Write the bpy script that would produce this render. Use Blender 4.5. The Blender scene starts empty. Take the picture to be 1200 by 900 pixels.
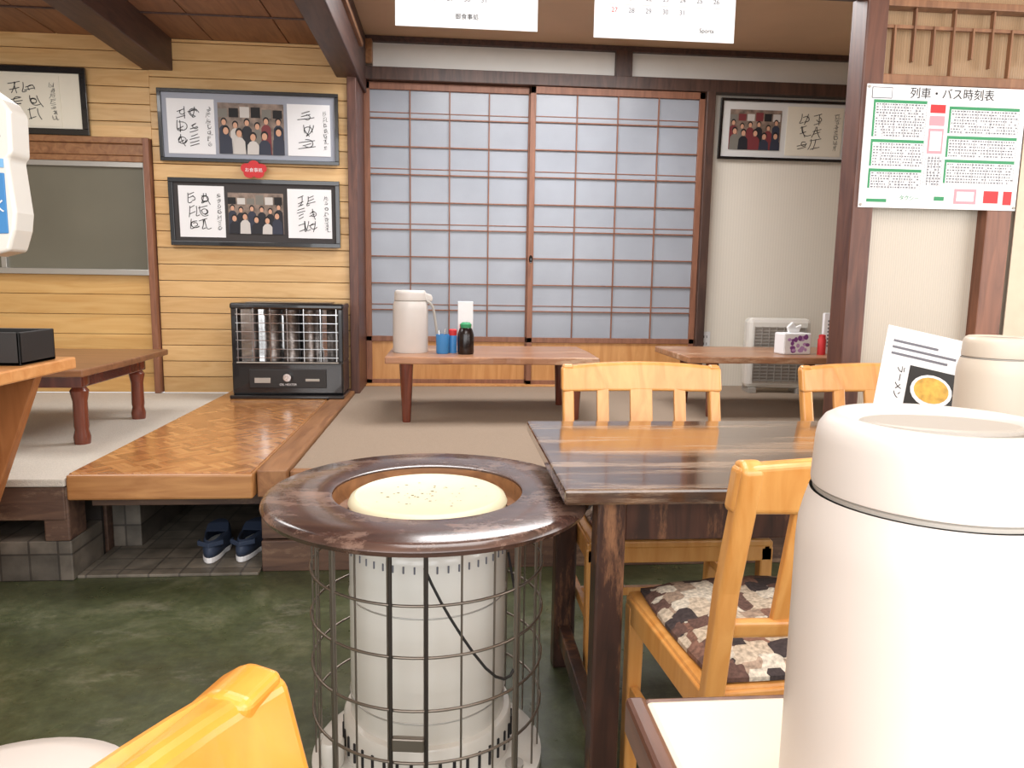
import bpy, bmesh, random
from mathutils import Matrix, Vector
from math import radians, sin, cos, pi, tan
rnd = random.Random(7)
SC = bpy.context.scene
COL = SC.collection

# ------------------------------------------------------------------ colour / material helpers
def lin(c):
    c = c / 255.0
    return c / 12.92 if c <= 0.04045 else ((c + 0.055) / 1.055) ** 2.4
def rgb(r, g, b): return (lin(r), lin(g), lin(b), 1.0)

def newmat(name):
    m = bpy.data.materials.new(name); m.use_nodes = True
    return m, m.node_tree.nodes, m.node_tree.links, m.node_tree.nodes['Principled BSDF']

def plain(name, col, rough=0.5, metal=0.0, spec=0.5, noise=0.0, nscale=20, bump=0.0, bscale=60, coat=0.0, trans=0.0):
    m, N, L, B = newmat(name)
    B.inputs['Base Color'].default_value = col
    B.inputs['Roughness'].default_value = rough
    B.inputs['Metallic'].default_value = metal
    B.inputs['Specular IOR Level'].default_value = spec
    B.inputs['Coat Weight'].default_value = coat
    B.inputs['Transmission Weight'].default_value = trans
    tc = N.new('ShaderNodeTexCoord')
    if noise > 0:
        n = N.new('ShaderNodeTexNoise'); n.inputs['Scale'].default_value = nscale; n.inputs['Detail'].default_value = 5
        L.new(tc.outputs['Object'], n.inputs['Vector'])
        r = N.new('ShaderNodeMapRange'); r.inputs['From Min'].default_value = .3; r.inputs['From Max'].default_value = .7
        r.inputs['To Min'].default_value = 1 - noise; r.inputs['To Max'].default_value = 1 + noise
        L.new(n.outputs['Fac'], r.inputs['Value'])
        mx = N.new('ShaderNodeVectorMath'); mx.operation = 'SCALE'
        mx.inputs[0].default_value = col[:3]
        L.new(r.outputs[0], mx.inputs['Scale']); L.new(mx.outputs[0], B.inputs['Base Color'])
    if bump > 0:
        n2 = N.new('ShaderNodeTexNoise'); n2.inputs['Scale'].default_value = bscale; n2.inputs['Detail'].default_value = 4
        L.new(tc.outputs['Object'], n2.inputs['Vector'])
        b = N.new('ShaderNodeBump'); b.inputs['Strength'].default_value = bump; b.inputs['Distance'].default_value = .01
        L.new(n2.outputs['Fac'], b.inputs['Height']); L.new(b.outputs[0], B.inputs['Normal'])
    return m

def wood(name, c1, c2, axis='X', scale=6, rough=0.4, wear=None, wearamt=0.5, coat=0.0, rnd_axis=None, rnd_size=0.1, croug=.15, wstretch=.35, wscale=1.4):
    """grain stretched along axis"""
    m, N, L, B = newmat(name)
    tc = N.new('ShaderNodeTexCoord'); mp = N.new('ShaderNodeMapping')
    s = {'X': (.12, 1, 1), 'Y': (1, .12, 1), 'Z': (1, 1, .12)}[axis]
    mp.inputs['Scale'].default_value = s
    L.new(tc.outputs['Object'], mp.inputs['Vector'])
    n = N.new('ShaderNodeTexNoise'); n.inputs['Scale'].default_value = scale * 5; n.inputs['Detail'].default_value = 8
    n.inputs['Distortion'].default_value = 1.2
    L.new(mp.outputs[0], n.inputs['Vector'])
    cr = N.new('ShaderNodeValToRGB'); e = cr.color_ramp.elements
    e[0].position = .3; e[0].color = c2; e[1].position = .68; e[1].color = c1
    L.new(n.outputs['Fac'], cr.inputs['Fac'])
    out = cr.outputs['Color']
    if rnd_axis:
        sx = N.new('ShaderNodeSeparateXYZ'); L.new(tc.outputs['Object'], sx.inputs[0])
        d = N.new('ShaderNodeMath'); d.operation = 'DIVIDE'; d.inputs[1].default_value = rnd_size
        L.new(sx.outputs[rnd_axis], d.inputs[0])
        fl = N.new('ShaderNodeMath'); fl.operation = 'FLOOR'; L.new(d.outputs[0], fl.inputs[0])
        wn = N.new('ShaderNodeTexWhiteNoise'); wn.noise_dimensions = '1D'; L.new(fl.outputs[0], wn.inputs['W'])
        mr = N.new('ShaderNodeMapRange'); mr.inputs['To Min'].default_value = .88; mr.inputs['To Max'].default_value = 1.08
        L.new(wn.outputs['Value'], mr.inputs['Value'])
        sc = N.new('ShaderNodeVectorMath'); sc.operation = 'SCALE'
        L.new(out, sc.inputs[0]); L.new(mr.outputs[0], sc.inputs['Scale']); out = sc.outputs[0]
    if wear:
        n2 = N.new('ShaderNodeTexNoise'); n2.inputs['Scale'].default_value = scale * wscale; n2.inputs['Detail'].default_value = 12
        n2.inputs['Roughness'].default_value = .75
        mp2 = N.new('ShaderNodeMapping'); mp2.inputs['Scale'].default_value = tuple(wstretch if v < 1 else 1 for v in s)
        L.new(tc.outputs['Object'], mp2.inputs['Vector']); L.new(mp2.outputs[0], n2.inputs['Vector'])
        cr2 = N.new('ShaderNodeValToRGB'); e = cr2.color_ramp.elements
        e[0].position = 1 - wearamt; e[0].color = (0, 0, 0, 1); e[1].position = min(1, 1 - wearamt + .12); e[1].color = (1, 1, 1, 1)
        L.new(n2.outputs['Fac'], cr2.inputs['Fac'])
        mix = N.new('ShaderNodeMix'); mix.data_type = 'RGBA'
        L.new(cr2.outputs['Color'], mix.inputs['Factor']); L.new(out, mix.inputs['A']); mix.inputs['B'].default_value = wear
        out = mix.outputs['Result']
        rr = N.new('ShaderNodeMapRange'); rr.inputs['To Min'].default_value = rough; rr.inputs['To Max'].default_value = min(1, rough + .25)
        L.new(cr2.outputs['Color'], rr.inputs['Value']); L.new(rr.outputs[0], B.inputs['Roughness'])
    else:
        B.inputs['Roughness'].default_value = rough
    L.new(out, B.inputs['Base Color'])
    B.inputs['Coat Weight'].default_value = coat; B.inputs['Coat Roughness'].default_value = croug
    b = N.new('ShaderNodeBump'); b.inputs['Strength'].default_value = .15; b.inputs['Distance'].default_value = .004
    L.new(n.outputs['Fac'], b.inputs['Height']); L.new(b.outputs[0], B.inputs['Normal'])
    return m

def mnode(N, L, op, a, b=None):
    n = N.new('ShaderNodeMath'); n.operation = op
    for i, v in enumerate((a, b)):
        if v is None: continue
        if isinstance(v, (int, float)): n.inputs[i].default_value = v
        else: L.new(v, n.inputs[i])
    return n.outputs[0]

def parquet(name, cell=.085, strips=4):
    m, N, L, B = newmat(name)
    tc = N.new('ShaderNodeTexCoord'); mp = N.new('ShaderNodeMapping')
    mp.inputs['Rotation'].default_value = (0, 0, radians(45)); mp.inputs['Scale'].default_value = (1 / cell,) * 3
    L.new(tc.outputs['Object'], mp.inputs['Vector'])
    sx = N.new('ShaderNodeSeparateXYZ'); L.new(mp.outputs[0], sx.inputs[0])
    fx = mnode(N, L, 'FLOOR', sx.outputs['X']); fy = mnode(N, L, 'FLOOR', sx.outputs['Y'])
    par = mnode(N, L, 'MODULO', mnode(N, L, 'ABSOLUTE', mnode(N, L, 'ADD', fx, fy)), 2)
    inv = mnode(N, L, 'SUBTRACT', 1, par)
    co = mnode(N, L, 'ADD', mnode(N, L, 'MULTIPLY', sx.outputs['X'], par), mnode(N, L, 'MULTIPLY', sx.outputs['Y'], inv))
    st = mnode(N, L, 'MULTIPLY', co, strips); sf = mnode(N, L, 'FLOOR', st)
    cx = N.new('ShaderNodeCombineXYZ'); L.new(fx, cx.inputs[0]); L.new(fy, cx.inputs[1]); L.new(sf, cx.inputs[2])
    wn = N.new('ShaderNodeTexWhiteNoise'); L.new(cx.outputs[0], wn.inputs['Vector'])
    cr = N.new('ShaderNodeValToRGB'); e = cr.color_ramp.elements
    e[0].color = rgb(158, 104, 58); e[1].color = rgb(202, 146, 90); k = e.new(.5); k.color = rgb(184, 124, 72)
    L.new(wn.outputs['Value'], cr.inputs['Fac'])
    fr = mnode(N, L, 'FRACT', st); g = mnode(N, L, 'GREATER_THAN', fr, .05)
    mix = N.new('ShaderNodeMix'); mix.data_type = 'RGBA'; L.new(g, mix.inputs['Factor'])
    mix.inputs['A'].default_value = rgb(126, 80, 42); L.new(cr.outputs[0], mix.inputs['B'])
    L.new(mix.outputs['Result'], B.inputs['Base Color']); B.inputs['Roughness'].default_value = .2
    B.inputs['Coat Weight'].default_value = .5; B.inputs['Coat Roughness'].default_value = .2
    return m

def bricks(name, c1, c2, mortar, bw, rh, plane='XY', offset=0.0, msize=.004, rough=.5):
    m, N, L, B = newmat(name)
    tc = N.new('ShaderNodeTexCoord'); sx = N.new('ShaderNodeSeparateXYZ'); L.new(tc.outputs['Object'], sx.inputs[0])
    cb = N.new('ShaderNodeCombineXYZ')
    L.new(sx.outputs[plane[0]], cb.inputs[0]); L.new(sx.outputs[plane[1]], cb.inputs[1])
    br = N.new('ShaderNodeTexBrick'); L.new(cb.outputs[0], br.inputs['Vector'])
    br.offset = offset; br.inputs['Scale'].default_value = 1
    br.inputs['Brick Width'].default_value = bw; br.inputs['Row Height'].default_value = rh
    br.inputs['Mortar Size'].default_value = msize
    br.inputs['Color1'].default_value = c1; br.inputs['Color2'].default_value = c2; br.inputs['Mortar'].default_value = mortar
    n = N.new('ShaderNodeTexNoise'); n.inputs['Scale'].default_value = 14; n.inputs['Detail'].default_value = 8
    L.new(tc.outputs['Object'], n.inputs['Vector'])
    mr = N.new('ShaderNodeMapRange'); mr.inputs['From Min'].default_value = .3; mr.inputs['From Max'].default_value = .7; mr.inputs['To Min'].default_value = .6; mr.inputs['To Max'].default_value = 1.2
    L.new(n.outputs['Fac'], mr.inputs['Value'])
    s = N.new('ShaderNodeVectorMath'); s.operation = 'SCALE'; L.new(br.outputs['Color'], s.inputs[0]); L.new(mr.outputs[0], s.inputs['Scale'])
    L.new(s.outputs[0], B.inputs['Base Color']); B.inputs['Roughness'].default_value = rough
    b = N.new('ShaderNodeBump'); b.inputs['Strength'].default_value = .5; b.inputs['Distance'].default_value = .003
    b.invert = True; L.new(br.outputs['Fac'], b.inputs['Height']); L.new(b.outputs[0], B.inputs['Normal'])
    return m

def concrete(name):
    m, N, L, B = newmat(name)
    tc = N.new('ShaderNodeTexCoord')
    n = N.new('ShaderNodeTexNoise'); n.inputs['Scale'].default_value = 2.6; n.inputs['Detail'].default_value = 14; n.inputs['Roughness'].default_value = .74
    n.inputs['Distortion'].default_value = .3
    L.new(tc.outputs['Object'], n.inputs['Vector'])
    cr = N.new('ShaderNodeValToRGB'); e = cr.color_ramp.elements
    e[0].position = .34; e[0].color = rgb(54, 58, 40); e[1].position = .72; e[1].color = rgb(116, 116, 92)
    k = e.new(.52); k.color = rgb(76, 82, 56)
    L.new(n.outputs['Fac'], cr.inputs['Fac'])
    # grey scuffs where the paint has worn through
    n5 = N.new('ShaderNodeTexNoise'); n5.inputs['Scale'].default_value = 5.5; n5.inputs['Detail'].default_value = 15; n5.inputs['Roughness'].default_value = .82
    mp = N.new('ShaderNodeMapping'); mp.inputs['Scale'].default_value = (.6, 1.2, 1); mp.inputs['Location'].default_value = (3.1, 1.7, 0)
    L.new(tc.outputs['Object'], mp.inputs['Vector']); L.new(mp.outputs[0], n5.inputs['Vector'])
    m5 = N.new('ShaderNodeMapRange'); m5.inputs['From Min'].default_value = .55; m5.inputs['From Max'].default_value = .70; m5.inputs['To Max'].default_value = .75
    L.new(n5.outputs['Fac'], m5.inputs['Value'])
    mx = N.new('ShaderNodeMix'); mx.data_type = 'RGBA'; L.new(m5.outputs[0], mx.inputs['Factor']); L.new(cr.outputs[0], mx.inputs['A']); mx.inputs['B'].default_value = rgb(132, 128, 112)
    n4 = N.new('ShaderNodeTexNoise'); n4.inputs['Scale'].default_value = 34; n4.inputs['Detail'].default_value = 8; n4.inputs['Roughness'].default_value = .8
    L.new(tc.outputs['Object'], n4.inputs['Vector'])
    m4 = N.new('ShaderNodeMapRange'); m4.inputs['From Min'].default_value = .35; m4.inputs['From Max'].default_value = .65; m4.inputs['To Min'].default_value = .75; m4.inputs['To Max'].default_value = 1.15
    L.new(n4.outputs['Fac'], m4.inputs['Value'])
    s = N.new('ShaderNodeVectorMath'); s.operation = 'SCALE'; L.new(mx.outputs['Result'], s.inputs[0]); L.new(m4.outputs[0], s.inputs['Scale'])
    L.new(s.outputs[0], B.inputs['Base Color'])
    n3 = N.new('ShaderNodeTexNoise'); n3.inputs['Scale'].default_value = 12; n3.inputs['Detail'].default_value = 8
    L.new(tc.outputs['Object'], n3.inputs['Vector'])
    mr = N.new('ShaderNodeMapRange'); mr.inputs['To Min'].default_value = .12; mr.inputs['To Max'].default_value = .55
    L.new(n3.outputs['Fac'], mr.inputs['Value']); L.new(mr.outputs[0], B.inputs['Roughness'])
    b = N.new('ShaderNodeBump'); b.inputs['Strength'].default_value = .3; b.inputs['Distance'].default_value = .006
    L.new(n3.outputs['Fac'], b.inputs['Height']); L.new(b.outputs[0], B.inputs['Normal'])
    return m

def ribbed(name, col, scale=60, rough=.35, axis='X', strength=.5, dark=.86):
    m, N, L, B = newmat(name)
    tc = N.new('ShaderNodeTexCoord'); w = N.new('ShaderNodeTexWave'); w.bands_direction = axis
    w.inputs['Scale'].default_value = scale; L.new(tc.outputs['Object'], w.inputs['Vector'])
    b = N.new('ShaderNodeBump'); b.inputs['Strength'].default_value = strength; b.inputs['Distance'].default_value = .002
    L.new(w.outputs['Fac'], b.inputs['Height']); L.new(b.outputs[0], B.inputs['Normal'])
    cr = N.new('ShaderNodeValToRGB'); e = cr.color_ramp.elements
    e[0].color = tuple(c * dark for c in col[:3]) + (1,); e[1].color = col
    L.new(w.outputs['Fac'], cr.inputs['Fac']); L.new(cr.outputs[0], B.inputs['Base Color'])
    B.inputs['Roughness'].default_value = rough
    return m

def patchwork(name, cols, scale=18):
    m, N, L, B = newmat(name)
    tc = N.new('ShaderNodeTexCoord'); v = N.new('ShaderNodeTexVoronoi'); v.distance = 'CHEBYCHEV'
    v.inputs['Scale'].default_value = scale; v.inputs['Randomness'].default_value = .55
    L.new(tc.outputs['Object'], v.inputs['Vector'])
    sx = N.new('ShaderNodeSeparateXYZ'); L.new(v.outputs['Color'], sx.inputs[0])
    cr = N.new('ShaderNodeValToRGB'); cr.color_ramp.interpolation = 'CONSTANT'; e = cr.color_ramp.elements
    e[0].color = cols[0]; e[1].position = 1 - 1 / len(cols); e[1].color = cols[-1]
    for i in range(1, len(cols) - 1):
        k = e.new(i / len(cols)); k.color = cols[i]
    L.new(sx.outputs[0], cr.inputs['Fac'])
    n = N.new('ShaderNodeTexNoise'); n.inputs['Scale'].default_value = 120; n.inputs['Detail'].default_value = 5
    L.new(tc.outputs['Object'], n.inputs['Vector'])
    mr = N.new('ShaderNodeMapRange'); mr.inputs['From Min'].default_value = .35; mr.inputs['From Max'].default_value = .65; mr.inputs['To Min'].default_value = .65; mr.inputs['To Max'].default_value = 1.25
    L.new(n.outputs['Fac'], mr.inputs['Value'])
    s = N.new('ShaderNodeVectorMath'); s.operation = 'SCALE'; L.new(cr.outputs[0], s.inputs[0]); L.new(mr.outputs[0], s.inputs['Scale'])
    L.new(s.outputs[0], B.inputs['Base Color'])
    B.inputs['Roughness'].default_value = .9
    return m

# ------------------------------------------------------------------ geometry helpers
def group(name, loc=(0, 0, 0), rot=0.0, rx=0.0, ry=0.0):
    e = bpy.data.objects.new(name, None); COL.objects.link(e)
    e.empty_display_size = .1
    e.location = loc; e.rotation_euler = (radians(rx), radians(ry), radians(rot))
    return e

def add(name, me, parent=None, mats=(), bevel=0.0, smooth=False, loc=None, rot=None, segs=2, sub=0):
    o = bpy.data.objects.new(name, me); COL.objects.link(o)
    for m in mats: me.materials.append(m)
    if smooth:
        for p in me.polygons: p.use_smooth = True
        me.set_sharp_from_angle(angle=radians(40))
    if bevel > 0:
        b = o.modifiers.new('b', 'BEVEL'); b.width = bevel; b.segments = segs; b.limit_method = 'ANGLE'; b.angle_limit = radians(35)
    if sub:
        s = o.modifiers.new('s', 'SUBSURF'); s.levels = sub; s.render_levels = sub
    if parent: o.parent = parent
    if loc: o.location = loc
    if rot: o.rotation_euler = tuple(radians(a) for a in rot)
    return o

def bm_box(bm, lo, hi, mi=0):
    vs = [bm.verts.new((x, y, z)) for x in (lo[0], hi[0]) for y in (lo[1], hi[1]) for z in (lo[2], hi[2])]
    for q in ((0, 1, 3, 2), (4, 6, 7, 5), (0, 4, 5, 1), (2, 3, 7, 6), (0, 2, 6, 4), (1, 5, 7, 3)):
        f = bm.faces.new([vs[i] for i in q]); f.material_index = mi
    return vs

def fin(bm, name):
    bmesh.ops.recalc_face_normals(bm, faces=bm.faces[:])
    me = bpy.data.meshes.new(name); bm.to_mesh(me); bm.free(); return me

def box(name, lo, hi, mat, parent=None, bevel=.003, rot=None, loc=None):
    bm = bmesh.new(); bm_box(bm, lo, hi)
    return add(name, fin(bm, name), parent, [mat], bevel, rot=rot, loc=loc)

def boxes(name, lst, mats, parent=None, bevel=.002):
    if not isinstance(mats, (list, tuple)): mats = [mats]
    bm = bmesh.new()
    for t in lst: bm_box(bm, t[0], t[1], t[2] if len(t) > 2 else 0)
    return add(name, fin(bm, name), parent, mats, bevel)

def prism(name, pts, axis, a, b, mat, parent=None, bevel=.003, smooth=False, segs=2):
    bm = bmesh.new()
    def mk(p, v):
        return {'X': (v, p[0], p[1]), 'Y': (p[0], v, p[1]), 'Z': (p[0], p[1], v)}[axis]
    A = [bm.verts.new(mk(p, a)) for p in pts]; Bv = [bm.verts.new(mk(p, b)) for p in pts]
    n = len(pts)
    bm.faces.new(A); bm.faces.new(Bv[::-1])
    for i in range(n): bm.faces.new([A[i], Bv[i], Bv[(i + 1) % n], A[(i + 1) % n]])
    return add(name, fin(bm, name), parent, [mat], bevel, smooth, segs=segs)

def lathe(name, prof, mat, parent=None, c=(0, 0), seg=48, a0=0, a1=360, sy=1.0, smooth=True, loc=None, rot=None):
    bm = bmesh.new(); rings = []
    full = abs(a1 - a0) >= 360; ns = seg if full else seg + 1
    for r, z in prof:
        ring = []
        if r < 1e-6:
            v = bm.verts.new((c[0], c[1], z)); ring = [v] * ns
        else:
            for i in range(ns):
                a = radians(a0 + (a1 - a0) * i / seg)
                ring.append(bm.verts.new((c[0] + r * cos(a), c[1] + sy * r * sin(a), z)))
        rings.append(ring)
    for k in range(len(rings) - 1):
        for i in range(seg):
            j = (i + 1) % ns
            vs = []
            for v in (rings[k][i], rings[k][j], rings[k + 1][j], rings[k + 1][i]):
                if v not in vs: vs.append(v)
            if len(vs) > 2:
                try: bm.faces.new(vs)
                except ValueError: pass
    return add(name, fin(bm, name), parent, [mat], 0, smooth, loc=loc, rot=rot)

def tubes(name, splines, r, mat, parent=None, res=2, smooth_path=False):
    cu = bpy.data.curves.new(name, 'CURVE'); cu.dimensions = '3D'; cu.bevel_depth = r; cu.bevel_resolution = res
    cu.use_fill_caps = True
    for s in splines:
        cyc = False
        if isinstance(s, tuple): s, cyc = s
        if smooth_path:
            sp = cu.splines.new('NURBS'); sp.points.add(len(s) - 1)
            for i, p in enumerate(s): sp.points[i].co = (*p, 1)
            sp.order_u = 3; sp.use_endpoint_u = not cyc; sp.use_cyclic_u = cyc; sp.resolution_u = 4
        else:
            sp = cu.splines.new('POLY'); sp.points.add(len(s) - 1)
            for i, p in enumerate(s): sp.points[i].co = (*p, 1)
            sp.use_cyclic_u = cyc
    tmp = bpy.data.objects.new('tmp', cu); COL.objects.link(tmp)
    bpy.context.view_layer.update()
    me = bpy.data.meshes.new_from_object(tmp.evaluated_get(bpy.context.evaluated_depsgraph_get()))
    bpy.data.objects.remove(tmp); bpy.data.curves.remove(cu)
    me.name = name; me.materials.clear()
    for p in me.polygons: p.use_smooth = True
    return add(name, me, parent, [mat])

def text(name, body, size, mat, parent, loc, rot=(90, 0, 0), align='CENTER', ext=.0003, space=1.0, line=1.0):
    cu = bpy.data.curves.new(name, 'FONT'); cu.body = body; cu.size = size; cu.align_x = align; cu.extrude = ext
    cu.space_word = space; cu.space_line = line
    tmp = bpy.data.objects.new('tmp', cu); COL.objects.link(tmp); bpy.context.view_layer.update()
    me = bpy.data.meshes.new_from_object(tmp.evaluated_get(bpy.context.evaluated_depsgraph_get()))
    bpy.data.objects.remove(tmp); bpy.data.curves.remove(cu); me.materials.clear()
    return add(name, me, parent, [mat], loc=loc, rot=rot)

def flats(name, lst, mats, parent=None, loc=None, rot=None):
    """lst of (polygon pts (x,z), y, material index) facing -Y"""
    bm = bmesh.new()
    for pts, y, mi in lst:
        f = bm.faces.new([bm.verts.new((p[0], y, p[1])) for p in pts]); f.material_index = mi
    me = bpy.data.meshes.new(name); bm.to_mesh(me); bm.free()
    return add(name, me, parent, mats, loc=loc, rot=rot)

def rect(x0, z0, x1, z1): return [(x0, z0), (x1, z0), (x1, z1), (x0, z1)]
def ell(cx, cz, rx, rz, n=14): return [(cx + rx * cos(2 * pi * i / n), cz + rz * sin(2 * pi * i / n)) for i in range(n)]

# ------------------------------------------------------------------ materials
M_board = wood('board_pine', rgb(222, 184, 130), rgb(204, 160, 104), 'X', 5, .4, rnd_axis='Z', rnd_size=.0985)
M_panel = wood('panel_pine', rgb(220, 180, 118), rgb(206, 158, 94), 'X', 4, .4, rnd_axis='Z', rnd_size=.12)
M_chair = wood('chair_beech', rgb(222, 162, 92), rgb(204, 138, 68), 'Z', 5, .3, coat=.3)
M_chairo = wood('chair_orange', rgb(232, 160, 62), rgb(218, 138, 44), 'Z', 3, .3, coat=.4)
M_dark = wood('dark_post', rgb(88, 64, 54), rgb(58, 42, 38), 'Z', 5, .45)
M_pillar = wood('pillar', rgb(108, 70, 56), rgb(74, 46, 40), 'Z', 5, .45)
M_beam = wood('dark_beam', rgb(88, 62, 54), rgb(58, 42, 40), 'Y', 5, .5)
M_ceilL = wood('ceiling_board_left', rgb(150, 108, 78), rgb(122, 86, 62), 'Y', 4, .6)
M_ceil = plain('ceiling_board', rgb(208, 178, 148), .7, noise=.05, nscale=3)
M_whiteb = plain('plaster_white', rgb(228, 226, 220), .85, noise=.03, nscale=6)
M_shoji = wood('shoji_wood', rgb(148, 100, 76), rgb(122, 80, 60), 'Z', 6, .5)
M_shojiP = wood('shoji_panel', rgb(212, 158, 100), rgb(190, 132, 76), 'Z', 4, .45)
M_glass = plain('frosted_glass', rgb(154, 159, 168), .3, noise=.08, nscale=3, bump=.05, bscale=120)
M_olive = plain('window_screen', rgb(112, 108, 94), .3, noise=.1, nscale=2)
M_alu = plain('aluminium', rgb(190, 188, 184), .35, .7)
M_carpet = plain('carpet_taupe', rgb(156, 138, 120), .95, noise=.10, nscale=240, bump=.5, bscale=300)
M_matw = plain('carpet_pale', rgb(204, 196, 184), .95, noise=.08, nscale=160, bump=.4, bscale=220)
M_parq = parquet('parquet')
M_slab = wood('slab_edge', rgb(190, 138, 86), rgb(156, 104, 60), 'X', 5, .35, coat=.2)
M_lining = wood('ring_lining', rgb(150, 104, 66), rgb(112, 74, 46), 'X', 5, .5)
M_bord = wood('border_wood', rgb(160, 114, 76), rgb(126, 84, 54), 'Y', 5, .4)
M_riser = wood('riser_wood', rgb(106, 80, 64), rgb(70, 50, 43), 'X', 5, .6, wear=rgb(144, 118, 96), wearamt=.46)
M_tile = bricks('floor_tile', rgb(122, 114, 102), rgb(102, 96, 86), rgb(84, 79, 72), .11, .11, 'XY')
M_tilew = bricks('wall_tile', rgb(112, 104, 94), rgb(92, 86, 78), rgb(72, 66, 60), .10, .10, 'XZ')
M_floor = concrete('green_concrete')
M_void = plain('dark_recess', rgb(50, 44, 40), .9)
M_tabled = wood('dining_top', rgb(92, 65, 50), rgb(50, 36, 30), 'X', 3.2, .14, wear=rgb(150, 126, 104), wearamt=.525, coat=1.0, croug=.08, wstretch=.1, wscale=3.5)
M_tleg = wood('dining_leg', rgb(78, 50, 40), rgb(44, 31, 28), 'Z', 5, .35, wear=rgb(146, 102, 70), wearamt=.47, wstretch=.2, wscale=2.4)
M_round = wood('stove_table_top', rgb(90, 64, 56), rgb(50, 35, 32), 'X', 3, .22, wear=rgb(134, 106, 92), wearamt=.48, coat=.6, wscale=3.2, wstretch=.6)
M_lowt = wood('low_table_top', rgb(176, 128, 94), rgb(136, 92, 66), 'X', 4, .3, wear=rgb(206, 176, 148), wearamt=.47, wstretch=.2, wscale=2)
M_lleg = wood('low_table_leg', rgb(122, 62, 44), rgb(84, 40, 30), 'Z', 4, .25, coat=.4)
M_ltop2 = wood('left_table_top', rgb(150, 106, 74), rgb(114, 78, 52), 'X', 4, .3)
M_count = wood('counter_top', rgb(224, 164, 106), rgb(206, 140, 80), 'X', 4, .3)
M_count2 = wood('counter_leg', rgb(186, 122, 74), rgb(152, 92, 52), 'Z', 4, .35)
M_black = plain('black_enamel', rgb(24, 23, 25), .22, coat=.5)
M_blackm = plain('black_matte', rgb(34, 32, 32), .5)
M_chrome = plain('chrome', rgb(215, 215, 215), .14, 1.0)
M_wire = plain('wire', rgb(136, 126, 116), .3, .8)
M_enamel = plain('white_enamel', rgb(222, 218, 210), .25, coat=.4)
M_cream = plain('cream_lid', rgb(218, 212, 182), .4, noise=.06, nscale=9)
M_stain = plain('lid_stain', rgb(120, 104, 70), .5)
M_pot = plain('pot_white', rgb(206, 199, 193), .38, noise=.01)
M_pot2 = plain('pot_cream', rgb(204, 192, 176), .4)
M_gray = plain('gray_plastic', rgb(166, 160, 152), .4)
M_paper = plain('paper', rgb(234, 234, 236), .8)
M_paperc = plain('paper_cream', rgb(228, 222, 206), .8)
M_ink = plain('ink', rgb(28, 26, 28), .7)
M_inkg = plain('ink_gray', rgb(110, 110, 118), .8)
M_red = plain('red', rgb(200, 44, 48), .6)
M_green = plain('green', rgb(50, 140, 92), .6)
M_blue = plain('blue', rgb(60, 130, 190), .5)
M_skin = plain('photo_skin', rgb(206, 158, 130), .6)
M_photo = plain('photo_bg', rgb(128, 110, 98), .5, noise=.5, nscale=25)
M_pcloth = [plain('photo_cloth%d' % i, c, .6) for i, c in enumerate([rgb(30, 30, 38), rgb(200, 195, 190), rgb(120, 50, 54), rgb(46, 50, 66), rgb(120, 116, 108)])]
M_matgray = plain('mount_gray', rgb(160, 164, 176), .8)
M_matblack = plain('mount_dark', rgb(58, 54, 54), .7)
M_matwhite = plain('mount_white', rgb(216, 216, 214), .8)
M_navy = plain('clog_navy', rgb(52, 64, 86), .6)
M_purple = plain('purple', rgb(130, 70, 140), .6)
M_neart = plain('near_table_top', rgb(226, 214, 196), .3, noise=.02, nscale=4)
M_needge = wood('near_table_edge', rgb(112, 76, 58), rgb(84, 54, 42), 'Y', 5, .35)
M_soy = plain('soy', rgb(28, 18, 16), .2)
M_cush = patchwork('cushion_patch', [rgb(60, 50, 50), rgb(186, 170, 150), rgb(122, 88, 74), rgb(160, 138, 120), rgb(202, 192, 176), rgb(96, 70, 62)], 26)
M_cushb = plain('cushion_beige', rgb(186, 164, 140), .95, noise=.15, nscale=30, bump=.3)
M_lattice = wood('lattice_wood', rgb(150, 108, 78), rgb(114, 78, 56), 'Z', 5, .5)
M_rib = ribbed('ribbed_glass', rgb(194, 183, 168), 34, strength=.25, dark=.93)
M_ribbr = ribbed('ribbed_brown', rgb(164, 134, 102), 34, strength=.3, dark=.88)
M_wallr = ribbed('ribbed_wall', rgb(232, 225, 212), 16, .7, strength=.12, dark=.95)
M_postr = wood('post_red', rgb(140, 90, 66), rgb(104, 64, 46), 'Z', 5, .45)
M_wallb = plain('wall_plain', rgb(208, 194, 172), .85, noise=.04)
M_tissue = plain('tissue', rgb(236, 236, 236), .9)
M_photoFood = plain('food_yellow', rgb(214, 168, 76), .6, noise=.3, nscale=50)

# ------------------------------------------------------------------ room shell
TZ = .385
box('floor', (-4, -1.2, -.05), (3.6, 5.2, 0), M_floor, bevel=0)
box('ceiling', (-4, -1.2, 2.65), (3.6, 5.2, 2.72), M_ceil, bevel=0)
g = group('ceiling_left')
lst = []
x = -4.0
while x < -.7:
    lst.append(((x, 2.3, 2.47), (x + .43, 4.7, 2.50))); x += .436
boxes('boards', lst, M_ceilL, g, .004)
boxes('battens', [((-4, y, 2.462), (-.66, y + .012, 2.47)) for y in (2.9, 3.35, 3.8, 4.25)], M_beam, g, .002)
for i, (a, b) in enumerate(((-1.79, -1.62), (-.68, -.54), (-2.95, -2.8))):
    box('trim_beam_%d' % i, (a, 2.3, 2.29), (b, 4.70 if i != 1 else 5.06, 2.64), M_beam, None, .006)
g = group('wall_back_boards')
lst = []; z = TZ
while z < 2.47:
    lst.append(((-1.76, 4.70, z), (-.60, 4.74, min(z + .0950, 2.47)))); z += .0985
boxes('planks', lst, M_board, g, .003)
box('backing', (-4, 4.745, TZ), (-.60, 4.80, 2.62), M_lattice, g, 0)
lst = []; z = 1.90
while z < 2.47:
    lst.append(((-4, 4.70, z), (-1.76, 4.74, z + .0950))); z += .0985
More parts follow.
